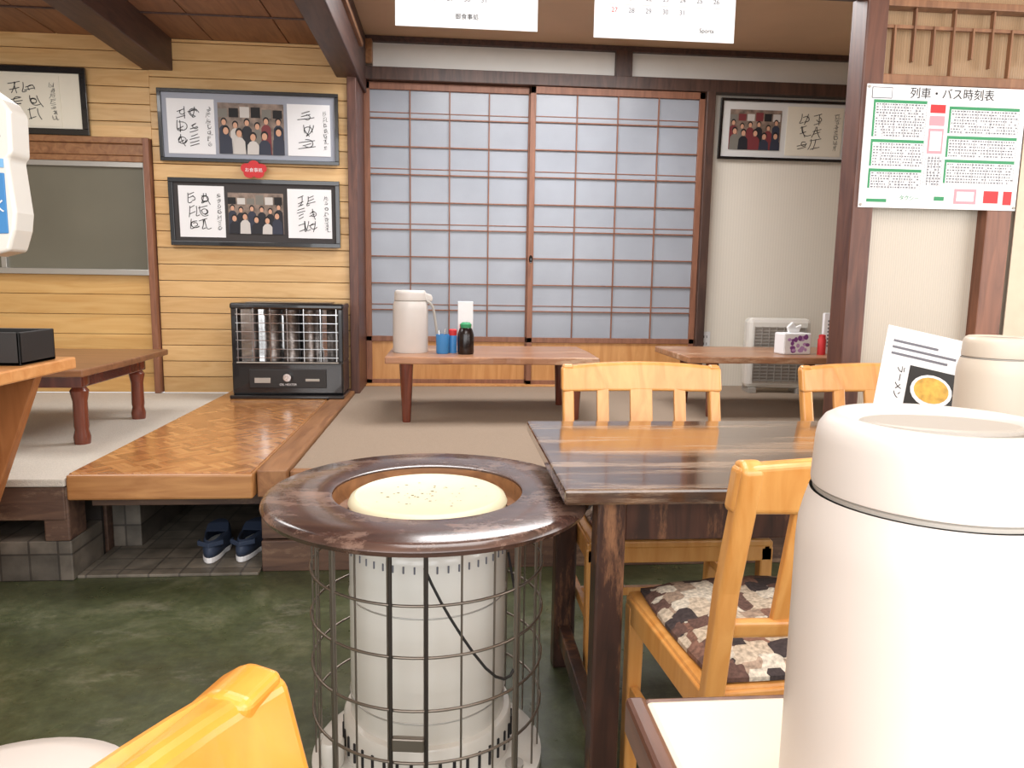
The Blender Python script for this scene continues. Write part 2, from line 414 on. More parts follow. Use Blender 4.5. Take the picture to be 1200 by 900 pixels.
boxes('planks_upper', lst, M_board, g, .003)
box('trim_sill_board', (-4, 4.66, 1.865), (-1.77, 4.745, 1.90), M_bord, None, .003)
g = group('window_1')
box('pane', (-4, 4.725, 1.13), (-1.80, 4.735, 1.80), M_olive, g, 0)
box('blind_roll', (-4, 4.69, 1.765), (-1.81, 4.72, 1.80), M_bord, g, .003)
box('head', (-4, 4.68, 1.80), (-1.80, 4.74, 1.865), M_bord, g, .003)
box('sill', (-4, 4.66, 1.10), (-1.80, 4.74, 1.135), M_alu, g, .003)
box('top_rail', (-4, 4.70, 1.735), (-1.80, 4.72, 1.765), M_alu, g, .001)
boxes('stile', [((-2.66, 4.70, 1.13), (-2.63, 4.73, 1.80)), ((-1.82, 4.70, 1.13), (-1.80, 4.73, 1.80))], M_alu, g)
box('trim_window_post', (-1.80, 4.655, TZ), (-1.765, 4.745, 1.90), M_shoji, None, .004)
g = group('wall_wainscot')
lst = []; z = TZ
while z < 1.08:
    lst.append(((-4, 4.705, z), (-1.80, 4.745, min(z + .1175, 1.10)))); z += .12
boxes('planks', lst, M_panel, g, .003)

g = group('wall_back')
box('plaster_right', (1.71, 5.10, 0), (3.6, 5.2, 2.44), M_wallr, g, 0)
box('plaster_head', (-.6, 5.10, 2.44), (3.6, 5.2, 2.66), M_whiteb, g, 0)
box('core', (-.7, 5.16, 0), (1.72, 5.22, 2.45), M_shoji, g, 0)
box('trim_kamoi', (-.60, 5.02, 2.37), (3.6, 5.16, 2.45), M_dark, None, .004)
box('trim_ceiling_edge', (-.60, 5.06, 2.615), (3.6, 5.1, 2.65), M_beam, None, .003)
box('trim_head_post', (1.09, 5.05, 2.45), (1.20, 5.1, 2.62), M_dark, None, .003)
box('trim_jamb_left', (-.615, 4.67, TZ), (-.56, 5.12, 2.40), M_pillar, None, .004)
box('trim_jamb_right', (1.70, 5.0, TZ), (1.76, 5.12, 2.37), M_dark, None, .004)
box('trim_beam_bracket', (-.56, 5.03, 2.47), (-.50, 5.1, 2.62), M_bord, None, .004)
def shoji(name, x0, x1, y):
    g = group(name, (0, y, 0))
    w = .038; z0 = TZ + .01; z1 = 2.368; kz = .70
    boxes('stiles', [((x0, 0, z0), (x0 + w, .03, z1)), ((x1 - w, 0, z0), (x1, .03, z1)),
                     ((x0, 0, z1 - .045), (x1, .03, z1)), ((x0, 0, z0), (x1, .03, z0 + .03)), ((x0, 0, kz - .015), (x1, .03, kz + .02))], M_shoji, g, .002)
    box('glass', (x0 + w, .018, kz), (x1 - w, .024, z1 - .04), M_glass, g, 0)
    box('kick_panel', (x0 + w, .012, z0 + .02), (x1 - w, .024, kz), M_shojiP, g, 0)
    l = []
    iw = (x1 - x0 - 2 * w)
    for i in range(1, 4):
        xx = x0 + w + iw * i / 4; l.append(((xx - .004, .004, kz), (xx + .004, .022, z1 - .04)))
    zz0, zz1 = kz + .02, z1 - .045
    n = 9
    for i in range(1, n):
        zz = zz0 + (zz1 - zz0) * i / n; l.append(((x0 + w, .004, zz - .004), (x1 - w, .02, zz + .004)))
        if i in (1, 4, 6, 8):
            l.append(((x0 + w, .014, zz + .034), (x1 - w, .02, zz + .040)))
    boxes('muntins', l, M_shoji, g, .001)
    o = lathe('finger_pull', [(.0, 0), (.022, 0), (.026, .003), (.026, -.004)], M_black, g, (0, 0), 20, rot=(90, 0, 0), loc=(x1 - .02 if x0 < 0 else x0 + .02, -.001, 1.25)); o.scale = (.5, 1, 1)
    return g
shoji('door_1', -.56, .555, 5.07)
shoji('door_2', .525, 1.70, 5.035)
box('trim_threshold', (-.56, 5.0, TZ), (1.72, 5.12, TZ + .012), M_shojiP, None, .002)

box('wall_left', (-4.05, -1.2, 0), (-4, 5.2, 2.7), M_wallb, None, 0)
box('wall_right', (3.6, -1.2, 0), (3.65, 5.2, 2.7), M_wallb, None, 0)

# ------------------------------------------------------------------ raised platform
box('floor_tatami', (-.59, 2.785, .30), (3.59, 5.09, TZ), M_carpet, None, .004)
box('trim_tatami_lip', (-.59, 2.74, .33), (1.47, 2.784, TZ + .003), M_bord, None, .004)
box('trim_platform_border', (-.70, 2.70, .30), (-.592, 4.69, .402), M_bord, None, .005)
g = group('trim_platform_riser')
boxes('boards', [((-.70, 2.735, .0), (1.45, 2.76, .12)), ((-.70, 2.745, .125), (1.45, 2.765, .215)), ((-.70, 2.735, .22), (1.45, 2.76, .30))], M_riser, g, .004)
box('side', (-.70, 2.765, 0), (-.68, 4.69, .30), M_riser, g, .003)
box('floor_mat_left', (-3.99, 2.66, .355), (-1.352, 4.69, TZ), M_matw, None, .006)
g = group('trim_left_riser')
box('edge_board', (-3.99, 2.67, .23), (-1.36, 2.70, .352), M_riser, g, .005)
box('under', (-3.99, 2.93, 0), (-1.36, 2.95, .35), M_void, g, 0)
box('side', (-1.37, 2.96, 0), (-1.352, 4.69, .352), M_riser, g, .003)
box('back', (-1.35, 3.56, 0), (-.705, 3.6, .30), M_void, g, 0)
box('corner_post', (-1.44, 2.675, .151), (-1.352, 2.80, .352), M_riser, g, .006)
box('floor_tiles', (-1.35, 2.70, 0), (-.705, 3.55, .012), M_tile, None, .003)
g = group('tile_step')
box('tile_block', (-2.4, 2.68, 0), (-1.352, 2.92, .15), M_tilew, g, .004)
box('tile_return', (-1.35, 3.0, .012), (-1.24, 3.5, .20), M_tilew, g, .004)
g = group('wooden_step_board', (-1.02, 2.66, 0))
box('slab', (-.328, 0, .305), (.315, 2.02, .398), M_slab, g, .008)
box('parquet_top', (-.320, .012, .3975), (.308, 2.01, .402), M_parq, g, .001)
boxes('bearers', [((-.30, .12, .25), (.31, .2, .306)), ((-.30, 1.5, .25), (.31, 1.58, .306))], M_riser, g)

# ------------------------------------------------------------------ beams + partition on the right
box('trim_pillar', (1.475, 2.668, 0), (1.555, 2.78, 2.65), M_pillar, None, .006)
box('trim_front_beam', (-.55, 2.66, 2.13), (1.474, 2.76, 2.65), M_beam, None, .006)
g = group('wall_partition', (0, 2.70, 0))
box('glass_panel', (1.555, .02, .50), (2.02, .035, 1.84), M_rib, g, 0)
box('lower_panel', (1.555, .0, 0), (3.59, .05, .55), M_lattice, g, .003)
box('post', (2.0, -.031, 0), (2.10, .06, 1.83), M_postr, g, .005)
box('glass_panel_right', (2.10, .02, .50), (3.59, .035, 1.84), M_rib, g, 0)
box('upper_board', (1.555, .04, 1.84), (3.59, .055, 2.65), M_ribbr, g, 0)
box('rail_1', (1.555, -.02, 1.83), (3.59, .05, 1.865), M_lattice, g)
box('rail_2', (1.555, -.01, 2.10), (3.59, .04, 2.125), M_lattice, g)
l = []
for i in range(24):
    xx = 1.60 + i * .075
    z0 = 1.86 if i % 3 == 0 else 1.92 + rnd.uniform(-.02, .03)
    l.append(((xx, .0, z0), (xx + .007, .02, 2.04 + (i % 2) * .06)))
l.append(((1.555, .005, 2.03), (3.59, .02, 2.042)))
boxes('lattice_sticks', l, M_lattice, g, .001)
box('plastic_sheet', (2.13, -.012, .7), (2.7, -.008, 1.75), M_wallb, g, 0)
boxes('tape', [((2.2, -.014, 1.2), (2.26, -.0125, 1.24)), ((2.24, -.014, .98), (2.29, -.0125, 1.03)), ((2.17, -.014, 1.33), (2.21, -.0125, 1.36))], M_bord, g, 0)

# ------------------------------------------------------------------ wall art
def scribble(name, cx, cz, w, h, seed, parent, y, cols=2, big=True):
    R = random.Random(seed); sp = []
    for c in range(cols):
        bx = cx + w * ((c + .5) / cols - .5) * .8
        n = 3 if big else 7
        ch = h * .84 / n
        for k in range(n):
            bz = cz + h * .42 - ch * (k + .5)
            bx += w * R.uniform(-.03, .03)
            for s in range(4):
                t = s / 3.0
                q = R.random()
                if q < .4:
                    a = w / cols * R.uniform(.15, .34); z_ = bz + ch * (.35 - .7 * t)
                    pts = [(bx - a, z_ - ch * .08), (bx, z_ + R.uniform(-.03, .05) * ch), (bx + a, z_ + ch * .12)]
                elif q < .75:
                    x_ = bx + w / cols * R.uniform(-.3, .3)
                    pts = [(x_, bz + ch * .42), (x_ + w * R.uniform(-.03, .03), bz), (x_ + w / cols * R.uniform(-.3, .3), bz - ch * .45)]
                    if R.random() < .5: pts.append((pts[-1][0] + w / cols * .3, pts[-1][1] + ch * .2))
                else:
                    r_ = ch * R.uniform(.15, .35); ph = R.uniform(0, 6)
                    pts = [(bx + w * .05 + r_ * 1.2 * cos(ph + j * .9), bz + r_ * sin(ph + j * .9)) for j in range(6)]
                sp.append([(a, y, b) for a, b in pts])
    return tubes(name, sp, .0022 if big else .0010, M_ink, parent, 1, True)

def group_photo(x0, z0, w, h, y, seed):
    R = random.Random(seed); l = [(rect(x0, z0, x0 + w, z0 + h), y, 0)]
    for i in range(6):
        a = x0 + w * i / 6; l.append((rect(a, z0 + h * .72, min(x0 + w, a + w / 7), z0 + h * R.uniform(.86, .97)), y - .0002, R.choice((4, 7, 5, 2))))
    for row, (n, zz) in enumerate(((6, .62), (5, .40))):
        for i in range(n):
            cx = x0 + w * (i + .5 + R.uniform(-.15, .15)) / n; cz = z0 + h * (zz + R.uniform(-.07, .07))
            hr = h * (.066 + .014 * row); yy = y - .0006 * (row * 4 + 1) - .00002 * i
            ci = 3 + R.randrange(5)
            bw = min(w / n * .48, hr * 1.9)
            def cl(v): return min(x0 + w, max(x0, v))
            b = [(cl(cx - bw), z0), (cl(cx + bw), z0), (cl(cx + bw * .9), cz - hr * 2), (cl(cx + bw * .5), cz - hr * 1.2), (cx, cz - hr * .9), (cl(cx - bw * .5), cz - hr * 1.2), (cl(cx - bw * .9), cz - hr * 2)]
            l.append((b, yy, ci)); l.append((ell(cx, cz + hr * .2, hr * .92, hr * 1.1), yy - .0003, 2)); l.append((ell(cx, cz - hr * .12, hr * .68, hr * .88), yy - .0006, 1))
    return l
PM = [M_photo, M_skin, M_ink] + M_pcloth

def framed(name, x0, x1, z0, z1, y, mfr, mmount, fw, items, tilt=2.0):
    g = group(name, (0, y, z0), rx=tilt)
    H = z1 - z0
    boxes('frame', [((x0, -.02, 0), (x1, 0, fw)), ((x0, -.02, H - fw), (x1, 0, H)), ((x0, -.02, fw), (x0 + fw, 0, H - fw)), ((x1 - fw, -.02, fw), (x1, 0, H - fw))], mfr, g, .002)
    box('mount', (x0 + fw, -.008, fw), (x1 - fw, -.002, H - fw), mmount, g, 0)
    for i, it in enumerate(items):
        if it[0] == 's':
            _, a, b, c, d, seed, cols, cream = it
            box('autograph_card_%d' % i, (a, -.012, c - z0), (b, -.008, d - z0), M_paperc if cream else M_paper, g, 0)
            w = b - a
            scribble('autograph_%d' % i, a + w * .42, (c + d) / 2 - z0, w * .62, (d - c) * .9, seed, g, -.0125, cols)
            scribble('autograph_small_%d' % i, b - w * .12, (c + d) / 2 - z0, w * .14, (d - c) * .9, seed + 9, g, -.0125, 1, False)
        else:
            _, a, b, c, d, seed = it
            flats('group_photograph_%d' % i, group_photo(a, c - z0, b - a, d - c, -.011, seed), PM, g)
    return g
framed('framed_autographs', -1.705, -.665, 1.775, 2.185, 4.685, M_black, M_matgray, .022,
       [('s', -1.655, -1.385, 1.82, 2.13, 11, 2, False), ('p', -1.365, -.985, 1.825, 2.115, 3), ('s', -.965, -.715, 1.825, 2.12, 22, 1, False)])
framed('framed_autographs', -1.665, -.665, 1.285, 1.68, 4.685, M_black, M_matblack, .026,
       [('s', -1.61, -1.345, 1.335, 1.635, 31, 2, False), ('p', -1.325, -1.0, 1.36, 1.60, 8), ('s', -.975, -.715, 1.34, 1.63, 42, 2, False)])
framed('framed_autographs', 1.815, 2.72, 1.95, 2.345, 5.085, M_black, M_matwhite, .018,
       [('p', 1.885, 2.245, 2.015, 2.275, 14), ('s', 2.285, 2.68, 1.985, 2.305, 53, 2, True)], 3)
framed('framed_autograph', -2.95, -2.10, 1.905, 2.28, 4.69, M_black, M_paperc, .035,
       [('s', -2.60, -2.25, 1.95, 2.23, 65, 2, True)], 2)
g = group('red_blossom_sign', (-1.165, 4.655, 1.735))
flats('blossom', [(ell(.045 * cos(a), .026 * sin(a) + .0, .034, .028), 0 - .0002 * i, 0) for i, a in enumerate([pi / 2 + 2 * pi * k / 5 for k in range(5)])] + [(ell(0, -.005, .05, .03), -.002, 0)], [M_red], g)
text('lettering', 'お食事処', .026, M_paper, g, (0, -.003, -.012))

def calendar(name, x0, x1, z0, z1, label):
    g = group(name, (0, 2.65, 0))
    box('sheet', (x0, 0, z0), (x1, .004, z1), M_paper, g, 0)
    w = x1 - x0
    rows = [['', '', '', '', '1', '2', '3'], ['4', '5', '6', '7', '8', '9', '10'], ['11', '12', '13', '14', '15', '16', '17'], ['20', '21', '22', '23', '24', '25', '26'], ['27', '28', '29', '30', '31', '', '']]
    for r, row in enumerate(rows):
        for c, s in enumerate(row):
            if s:
                text('day', s, .022, M_red if c == 0 else M_inkg, g, (x0 + w * (.14 + .12 * c), -.001, z0 + .085 + (4 - r) * .04))
    text('maker', label, .020, M_ink, g, (x1 - w * .2 if label == 'Sports' else x0 + w * .5, -.001, z0 + .03))
    l = [(rect(x0 + w * .1, z0 + .11 + i * .04, x1 - w * .1, z0 + .111 + i * .04), -.0005, 0) for i in range(5)]
    flats('ruling', l, [M_inkg], g)
calendar('wall_calendar', -.185, .295, 1.945, 2.36, '御食事処')
calendar('wall_calendar', .49, .985, 1.935, 2.36, 'Sports')

g = group('timetable_poster', (1.492, 2.6635, 1.39)); g.scale = (.965, 1, .985)
W, Hh = .635, .44
box('sheet', (0, 0, 0), (W, .004, Hh), M_paper, g, 0)
text('title', '列車・バス時刻表', .042, M_ink, g, (W * .53, -.001, Hh - .042))
R = random.Random(5); l = []
def tt(a, b, c, d, green=True):
    n = int((d - c) / .010)
    for i in range(n + 1):
        zz = c + (d - c) * i / n; l.append((rect(a, zz, b, zz + .0009), -.0006, 1))
        xx = a + .012
        while xx < b - .01 and i < n:
            ww = R.uniform(.004, .010)
            if R.random() < .88: l.append((rect(xx, zz + .0028, xx + ww, zz + .0074), -.0007, 1))
            xx += ww + .004
    for i in range(6):
        xx = a + (b - a) * i / 5; l.append((rect(xx, c, xx + .001, d), -.0006, 1))
    if green: l.append((rect(a, c, a + .008, d), -.0008, 3)); l.append((rect(a, d, b, d + .011), -.0008, 3))
tt(.03, .24, .255, .375); tt(.03, .24, .15, .235); tt(.33, .612, .275, .36); tt(.33, .612, .19, .255); tt(.33, .612, .095, .17); tt(.03, .24, .07, .13)
tt(.25, .32, .085, .19, False)
l += [(rect(.255, .345, .315, .375), -.001, 2), (rect(.255, .30, .315, .335), -.001, 4),
      (rect(.255, .20, .315, .29), -.001, 4), (rect(.262, .21, .308, .28), -.0015, 0), (rect(.50, .025, .56, .07), -.001, 2), (rect(.38, .02, .47, .075), -.001, 4), (rect(.39, .03, .46, .065), -.0015, 0), (rect(.03, .02, .11, .032), -.001, 3), (rect(.02, .39, .10, .43), -.001, 1), (rect(.023, .393, .097, .427), -.0015, 0), (rect(.58, .02, .615, .07), -.001, 2), (rect(.30, .03, .34, .045), -.001, 3)]
flats('print', l, [M_paper, M_inkg, M_red, M_green, plain('pink', rgb(226, 150, 160), .7)], g)
text('operator', 'タクシー', .020, M_green, g, (.20, -.001, .03))
for a, b in ((.008, .43), (.627, .43), (.008, .01), (.627, .01)):
    lathe('pin', [(0, .006), (.005, .004), (.005, 0)], M_gray, g, (0, 0), 12, rot=(90, 0, 0), loc=(a, 0, b))

# ------------------------------------------------------------------ furniture
def chair(name, loc, rot, mcush, cushion=True, hw=.245, pw=.036, M_chair=M_chair):
    g = group(name, loc, rot)
    def post(x0, x1):
        L_ = [(-.205, 0), (-.195, .25), (-.185, .42), (-.215, .62), (-.262, .80), (-.268, .825), (-.262, .84)]
        t = pw
        R_ = [(p[0] - t * (0.9 if i else 1), p[1]) for i, p in enumerate(L_[:-1])]
        pts = L_ + [(-.275 - pw * .3, .845), (-.266 - pw, .83)] + R_[::-1][1:]
        return prism('rear_post', pts, 'X', x0, x1, M_chair, g, .012, segs=5)
    post(-hw, -hw + pw); post(hw - pw, hw)
    def rail(nm, z0, z1, yb, th, bulge, arch, w):
        n = 14; P = []
        for i in range(n + 1):
            x = -w + 2 * w * i / n; P.append((x, yb - bulge * (1 - (x / w) ** 2)))
        Q = [(p[0], p[1] - th) for p in P][::-1]
        o = prism(nm, P + Q, 'Z', z0, z1, M_chair, g, .010, segs=4)
        for v in o.data.vertices:
            if v.co.z > (z0 + z1) / 2: v.co.z += arch * (1 - (v.co.x / w) ** 2); v.co.y -= (z1 - z0) * .25
        return o
    rail('top_rail', .758, .836, -.243, .034, .022, .014, hw + .004)
    rail('lower_rail', .53, .565, -.198, .022, .016, 0, hw - .02)
    for cx, w in ((-.125, .019), (0, .036), (.125, .019)):
        bl = .018 * (1 - (cx / hw) ** 2)
        prism('back_slat', [(-.202 - bl, .55), (-.25 - bl, .77), (-.264 - bl, .77), (-.216 - bl, .55)], 'X', cx - w, cx + w, M_chair, g, .003)
    boxes('seat_rails', [((-hw + .004, -.2, .37), (-hw + .03, .2, .425)), ((hw - .03, -.2, .37), (hw - .004, .2, .425)), ((-hw + .01, .175, .37), (hw - .01, .2, .425)), ((-hw + .02, -.2, .37), (hw - .02, -.175, .425))], M_chair, g, .004)
    box('seat_board', (-hw + .01, -.195, .41), (hw - .01, .205, .432), M_chair, g, .006)
    for x in (-hw + .002, hw - .038): prism('front_leg', [(x, 0), (x + .030, 0), (x + .036, .41), (x, .41)], 'Y', .165, .2, M_chair, g, .005)
    boxes('stretchers', [((-hw + .008, -.2, .2), (-hw + .026, .18, .23)), ((hw - .026, -.2, .2), (hw - .008, .18, .23)), ((-hw + .02, .0, .2), (hw - .02, .02, .225))], M_chair, g, .003)
    if cushion:
        bm = bmesh.new(); n = 14
        top = {}; bot = {}
        for i in range(n + 1):
            for j in range(n + 1):
                u = -1 + 2 * i / n; v = -1 + 2 * j / n
                e = (1 - abs(u) ** 4) * (1 - abs(v) ** 4)
                px, py = u * .222 * (1 - .04 * v * v), v * .195 * (1 - .04 * u * u)
                top[i, j] = bm.verts.new((px, py, .444 + .032 * e ** .5 + .005 * sin(i * 2.1) * cos(j * 1.7) * e))
                bot[i, j] = bm.verts.new((px, py, .433 if e > 0 else .436))
        for i in range(n):
            for j in range(n):
                bm.faces.new([top[i, j], top[i + 1, j], top[i + 1, j + 1], top[i, j + 1]])
                bm.faces.new([bot[i, j], bot[i, j + 1], bot[i + 1, j + 1], bot[i + 1, j]])
        for k in range(n):
            bm.faces.new([bot[k, 0], bot[k + 1, 0], top[k + 1, 0], top[k, 0]]); bm.faces.new([bot[k + 1, n], bot[k, n], top[k, n], top[k + 1, n]])
            bm.faces.new([bot[0, k + 1], bot[0, k], top[0, k], top[0, k + 1]]); bm.faces.new([bot[n, k], bot[n, k + 1], top[n, k + 1], top[n, k]])
        add('seat_cushion', fin(bm, 'seat_cushion'), g, [mcush], 0, True)
    return g
chair('dining_chair', (.612, 2.03, 0), 180, M_cush, hw=.255)
chair('dining_chair', (1.395, 2.03, 0), 180, M_cushb, hw=.255)
chair('dining_chair', (.645, 1.335, 0), 5, M_cush)
chair('dining_chair', (.072, .165, 0), -107, M_cushb, pw=.046, M_chair=M_chairo)

g = group('dining_table', (0, 0, 0))
box('top', (.225, 1.38, .668), (1.90, 2.10, .70), M_tabled, g, .006)
boxes('apron', [((.36, 1.44, .575), (1.82, 1.465, .668)), ((.36, 2.01, .575), (1.82, 2.035, .668)), ((.355, 1.45, .575), (.38, 2.03, .668)), ((1.80, 1.45, .575), (1.825, 2.03, .668))], M_tleg, g, .004)
for x in (.300, 1.80):
    for y in (1.425, 1.975):
        box('leg', (x, y, 0), (x + .060, y + .060, .668), M_tleg, g, .006)
boxes('stretchers', [((.313, 1.46, .08), (.347, 2.0, .13)), ((1.815, 1.46, .08), (1.85, 2.0, .13))], M_tleg, g, .004)

g = group('near_table', (0, 0, 0))
box('top', (.19, -.35, .672), (1.2, .655, .70), M_neart, g, .006)
boxes('edge', [((.172, -.35, .662), (.192, .662, .701)), ((.19, .652, .662), (1.2, .662, .699))], M_needge, g, .005)
for x in (.40, 1.12):
    for y in (-.3, .57): box('leg', (x, y, 0), (x + .05, y + .05, .672), M_needge, g, .004)

def airpot(name, loc, R, h, mb, rot=0, spout=True, handle=False):
    g = group(name, loc, rot)
    lathe('body', [(0, 0), (R * .97, 0), (R, .008), (R, h * .70), (R * .99, h * .745), (R * .955, h * .79), (R * .93, h * .815), (R * .92, h * .825)], mb, g, seg=72)
    lathe('collar', [(R * .87, h * .822), (R * .895, h * .826), (R * .895, h * .834), (R * .87, h * .838)], M_gray, g, seg=72)
    lathe('lid', [(R * .86, h * .835), (R * .91, h * .840), (R * .915, h * .85), (R * .90, h * .945), (R * .885, h * .97), (R * .84, h * .99), (R * .78, h), (R * .70, h), (R * .66, h * .992), (R * .63, h * .975), (0, h * .972)], mb, g, seg=72)
    P = [(R * .60 * cos(a), R * .36 * sin(a)) for a in [2 * pi * k / 28 for k in range(28)]]
    prism('press_plate', P, 'Z', h * .972, h * .993, M_gray, g, .004)
    if spout:
        prism('spout', [(R * .6, h * .85), (R * 1.22, h * .82), (R * 1.28, h * .86), (R * 1.2, h * .93), (R * .8, h * .965)], 'Y', -R * .2, R * .2, mb, g, .008)
    return g
airpot('air_pot', (.334, .47, .7015), .087, .310, M_pot, -15)
airpot('air_pot', (1.28, 1.62, .7005), .085, .29, M_pot2, -35)
g = airpot('air_pot', (-.205, 3.95, .7205), .092, .325, M_pot, 0)
tubes('carry_handle', [[(.085, -.02, .27), (.115, -.02, .26), (.13, -.02, .18), (.145, -.02, .06)]], .007, M_gray, g, 3, True)
g = group('menu_stand', (1.25, 1.88, .724), -14, rx=-18, ry=12)
box('board', (-.105, 0, .0), (.105, .004, .27), M_paper, g, .001)
flats('print', [(rect(-.03, .05, .095, .17), -.001, 0), (ell(.035, .11, .055, .045, 20), -.0015, 1), (ell(.035, .112, .046, .036, 20), -.002, 2)] +
      [(rect(-.085, .19 + i * .018, -.085 + [.15, .17, .12][i], .197 + i * .018), -.001, 3) for i in range(3)] +
      [(rect(-.085, .02 + i * .012, .07, .023 + i * .012), -.001, 3) for i in range(2)], [M_blackm, M_paper, M_photoFood, M_inkg], g)
text('title', 'ラーメン', .024, M_ink, g, (-.06, -.001, .165), rot=(90, 90, 0), align='LEFT')
box('prop', (-.03, .0, 0), (.03, .003, .2), M_blackm, g, .001, rot=(30, 0, 0), loc=(0, .105, .02))
def crumple(name, loc, r, h, mat, seed):
    g = group(name, loc); R = random.Random(seed)
    bm = bmesh.new(); bmesh.ops.create_icosphere(bm, subdivisions=3, radius=1)
    for v in bm.verts:
        k = 1 + R.uniform(-.18, .18); v.co = Vector((v.co.x * r * k, v.co.y * r * k * .8, max(0, v.co.z * h * k + h * .5)))
    add('cloth', fin(bm, 'cloth'), g, [mat], 0, True, sub=1); return g
crumple('crumpled_napkin', (1.12, 1.74, .70), .05, .03, M_tissue, 4)

# ---- stove with round guard table
g = group('kerosene_stove', (-.045, 1.60, 0))
lathe('base', [(0, .004), (.25, .004), (.262, .012), (.262, .03), (.245, .042), (.20, .052), (.0, .052)], M_enamel, g, seg=64)
lathe('burner_body', [(.19, .05), (.19, .135), (.186, .14), (.174, .142), (.174, .53), (.170, .545), (.162, .555), (0, .56)], M_enamel, g, seg=64)
lathe('chimney', [(.15, .55), (.15, .60), (0, .60)], M_chrome, g, seg=48)
lathe('top_plate', [(0, .630), (.150, .630), (.160, .634), (.170, .629), (.175, .618), (.172, .608), (.15, .60), (0, .60)], M_cream, g, seg=64)
R = random.Random(12); bm = bmesh.new()
for k in range(46):
    a = R.uniform(0, 2 * pi); rr = .14 * R.random() ** .7; cx_, cy_ = rr * cos(a), rr * sin(a) * .7; s_ = R.uniform(.001, .0035)
    bm.faces.new([bm.verts.new((cx_ + s_ * cos(t) * R.uniform(.7, 1.6), cy_ + s_ * sin(t) * R.uniform(.6, 1.3), .6305)) for t in [2 * pi * j / 7 for j in range(7)]])
add('lid_specks', fin(bm, 'lid_specks'), g, [M_stain])
l = []
for k in range(40):
    a = 2 * pi * k / 40
    l.append([(.1905 * cos(a), .1905 * sin(a), .068), (.1905 * cos(a), .1905 * sin(a), .112)])
tubes('vent_slots', l, .0035, M_ink, g, 1)
l = []
for zz in (.19, .42):
    l.append(([(.1745 * cos(2 * pi * k / 48), .1745 * sin(2 * pi * k / 48), zz) for k in range(48)], True))
tubes('body_seams', l, .0018, M_alu, g, 1)
l = [[(.1748 * cos(a), .1748 * sin(a), .515), (.1748 * cos(a), .1748 * sin(a), .53)] for a in [2 * pi * k / 48 for k in range(48)]]
tubes('body_slots', l, .0018, M_inkg, g, 1)
lathe('wick_knob', [(0, .05), (.022, .05), (.026, .06), (.026, .105), (.022, .11), (0, .11)], M_enamel, g, (-.205, -.09), 24)
lathe('fuel_gauge', [(.02, .052), (.02, .06), (0, .062)], M_gray, g, (.19, -.12), 20)
gr = .256; l = []
for zz in (.16, .27, .38, .485, .60):
    l.append(([(gr * cos(2 * pi * k / 72), gr * sin(2 * pi * k / 72), zz) for k in range(72)], True))
tubes('guard_rings', l, .0030, M_wire, g, 2)
l = []
for k in range(22):
    a = 2 * pi * (k + .5) / 22
    rr = gr - .004
    l.append([(rr * cos(a), rr * sin(a), .045), (rr * cos(a), rr * sin(a), .61)])
tubes('guard_bars', l, .0022, M_wire, g, 2)
l = []
for dx in (-.034, .034):
    a = -pi / 2 + dx / gr - .12
    c, s = cos(a), sin(a)
    l.append([((gr + .003) * c, (gr + .003) * s, .06), ((gr + .004) * c, (gr + .004) * s, .13), ((gr + .006) * c, (gr + .006) * s, .17), ((gr + .004) * c, (gr + .004) * s, .61)])
tubes('door_bars', l, .0040, plain('door_wire', rgb(74, 68, 64), .35, .6), g, 2)
a = -pi / 2 - .12
box('door_latch', (-.032, -.006, -.014), (.032, .008, .014), M_wire, g, .003, rot=(0, 0, -7), loc=((gr + .006) * cos(a), (gr + .006) * sin(a), .205))
tubes('carry_handle', [[(.178, -.02, .50), (.205, -.14, .36), (.16, -.215, .27), (.03, -.25, .48), (-.0, -.253, .56)]], .003, M_blackm, g, 2, True)
lathe('ring_table_top', [(.208, .612), (.335, .612), (.350, .618), (.355, .628), (.350, .638), (.341, .642), (.214, .642), (.208, .640), (.208, .612)], M_round, g, seg=96)
lathe('inner_lining', [(.2075, .636), (.2075, .612), (.200, .60), (.180, .595)], M_lining, g, seg=64)
for k in range(4):
    a = pi / 4 + pi / 2 * k
    tubes('support_leg', [[(.258 * cos(a), .258 * sin(a), .04), (.258 * cos(a), .258 * sin(a), .614)]], .005, M_wire, g, 2)

def lowtable(name, x0, x1, y0, y1, z, mt, legs, lr=.028, base=TZ, turned=False, th=.036):
    g = group(name, (0, 0, 0))
    n = 16; P = []
    R = random.Random(len(name) + int(x0 * 10))
    for i in range(n + 1): P.append((x0 + (x1 - x0) * i / n, y0 + R.uniform(-.012, .012)))
    P += [(x1 + .01, (y0 + y1) / 2)]
    for i in range(n + 1): P.append((x1 - (x1 - x0) * i / n, y1 + R.uniform(-.01, .01)))
    prism('top', P, 'Z', z - th, z, mt, g, .006)
    for i, (x, y) in enumerate(legs):
        h = z - th - base
        if turned:
            lathe('leg_%d' % i, [(0, base), (lr * 1.05, base), (lr * 1.15, base + h * .1), (lr * .9, base + h * .2), (lr * 1.0, base + h * .25), (lr * .95, base + h * .6), (lr * 1.25, base + h * .75), (lr * .9, base + h * .8), (lr * 1.3, base + h * .85), (lr * 1.3, base + h)], M_lleg, g, (x, y), 24)
        else:
            lathe('leg_%d' % i, [(0, base), (lr * .75, base), (lr * .8, base + .01), (lr * 1.25, base + h)], M_lleg, g, (x, y), 24)
    return g
lowtable('low_table', -.32, .76, 3.68, 4.36, .72, M_lowt, [(-.215, 3.73), (.66, 3.80), (-.24, 4.24), (.645, 4.26)])
lowtable('low_table', 1.26, 2.35, 3.80, 4.45, .72, M_lowt, [(1.42, 3.88), (2.2, 3.88), (1.42, 4.34), (2.2, 4.34)])
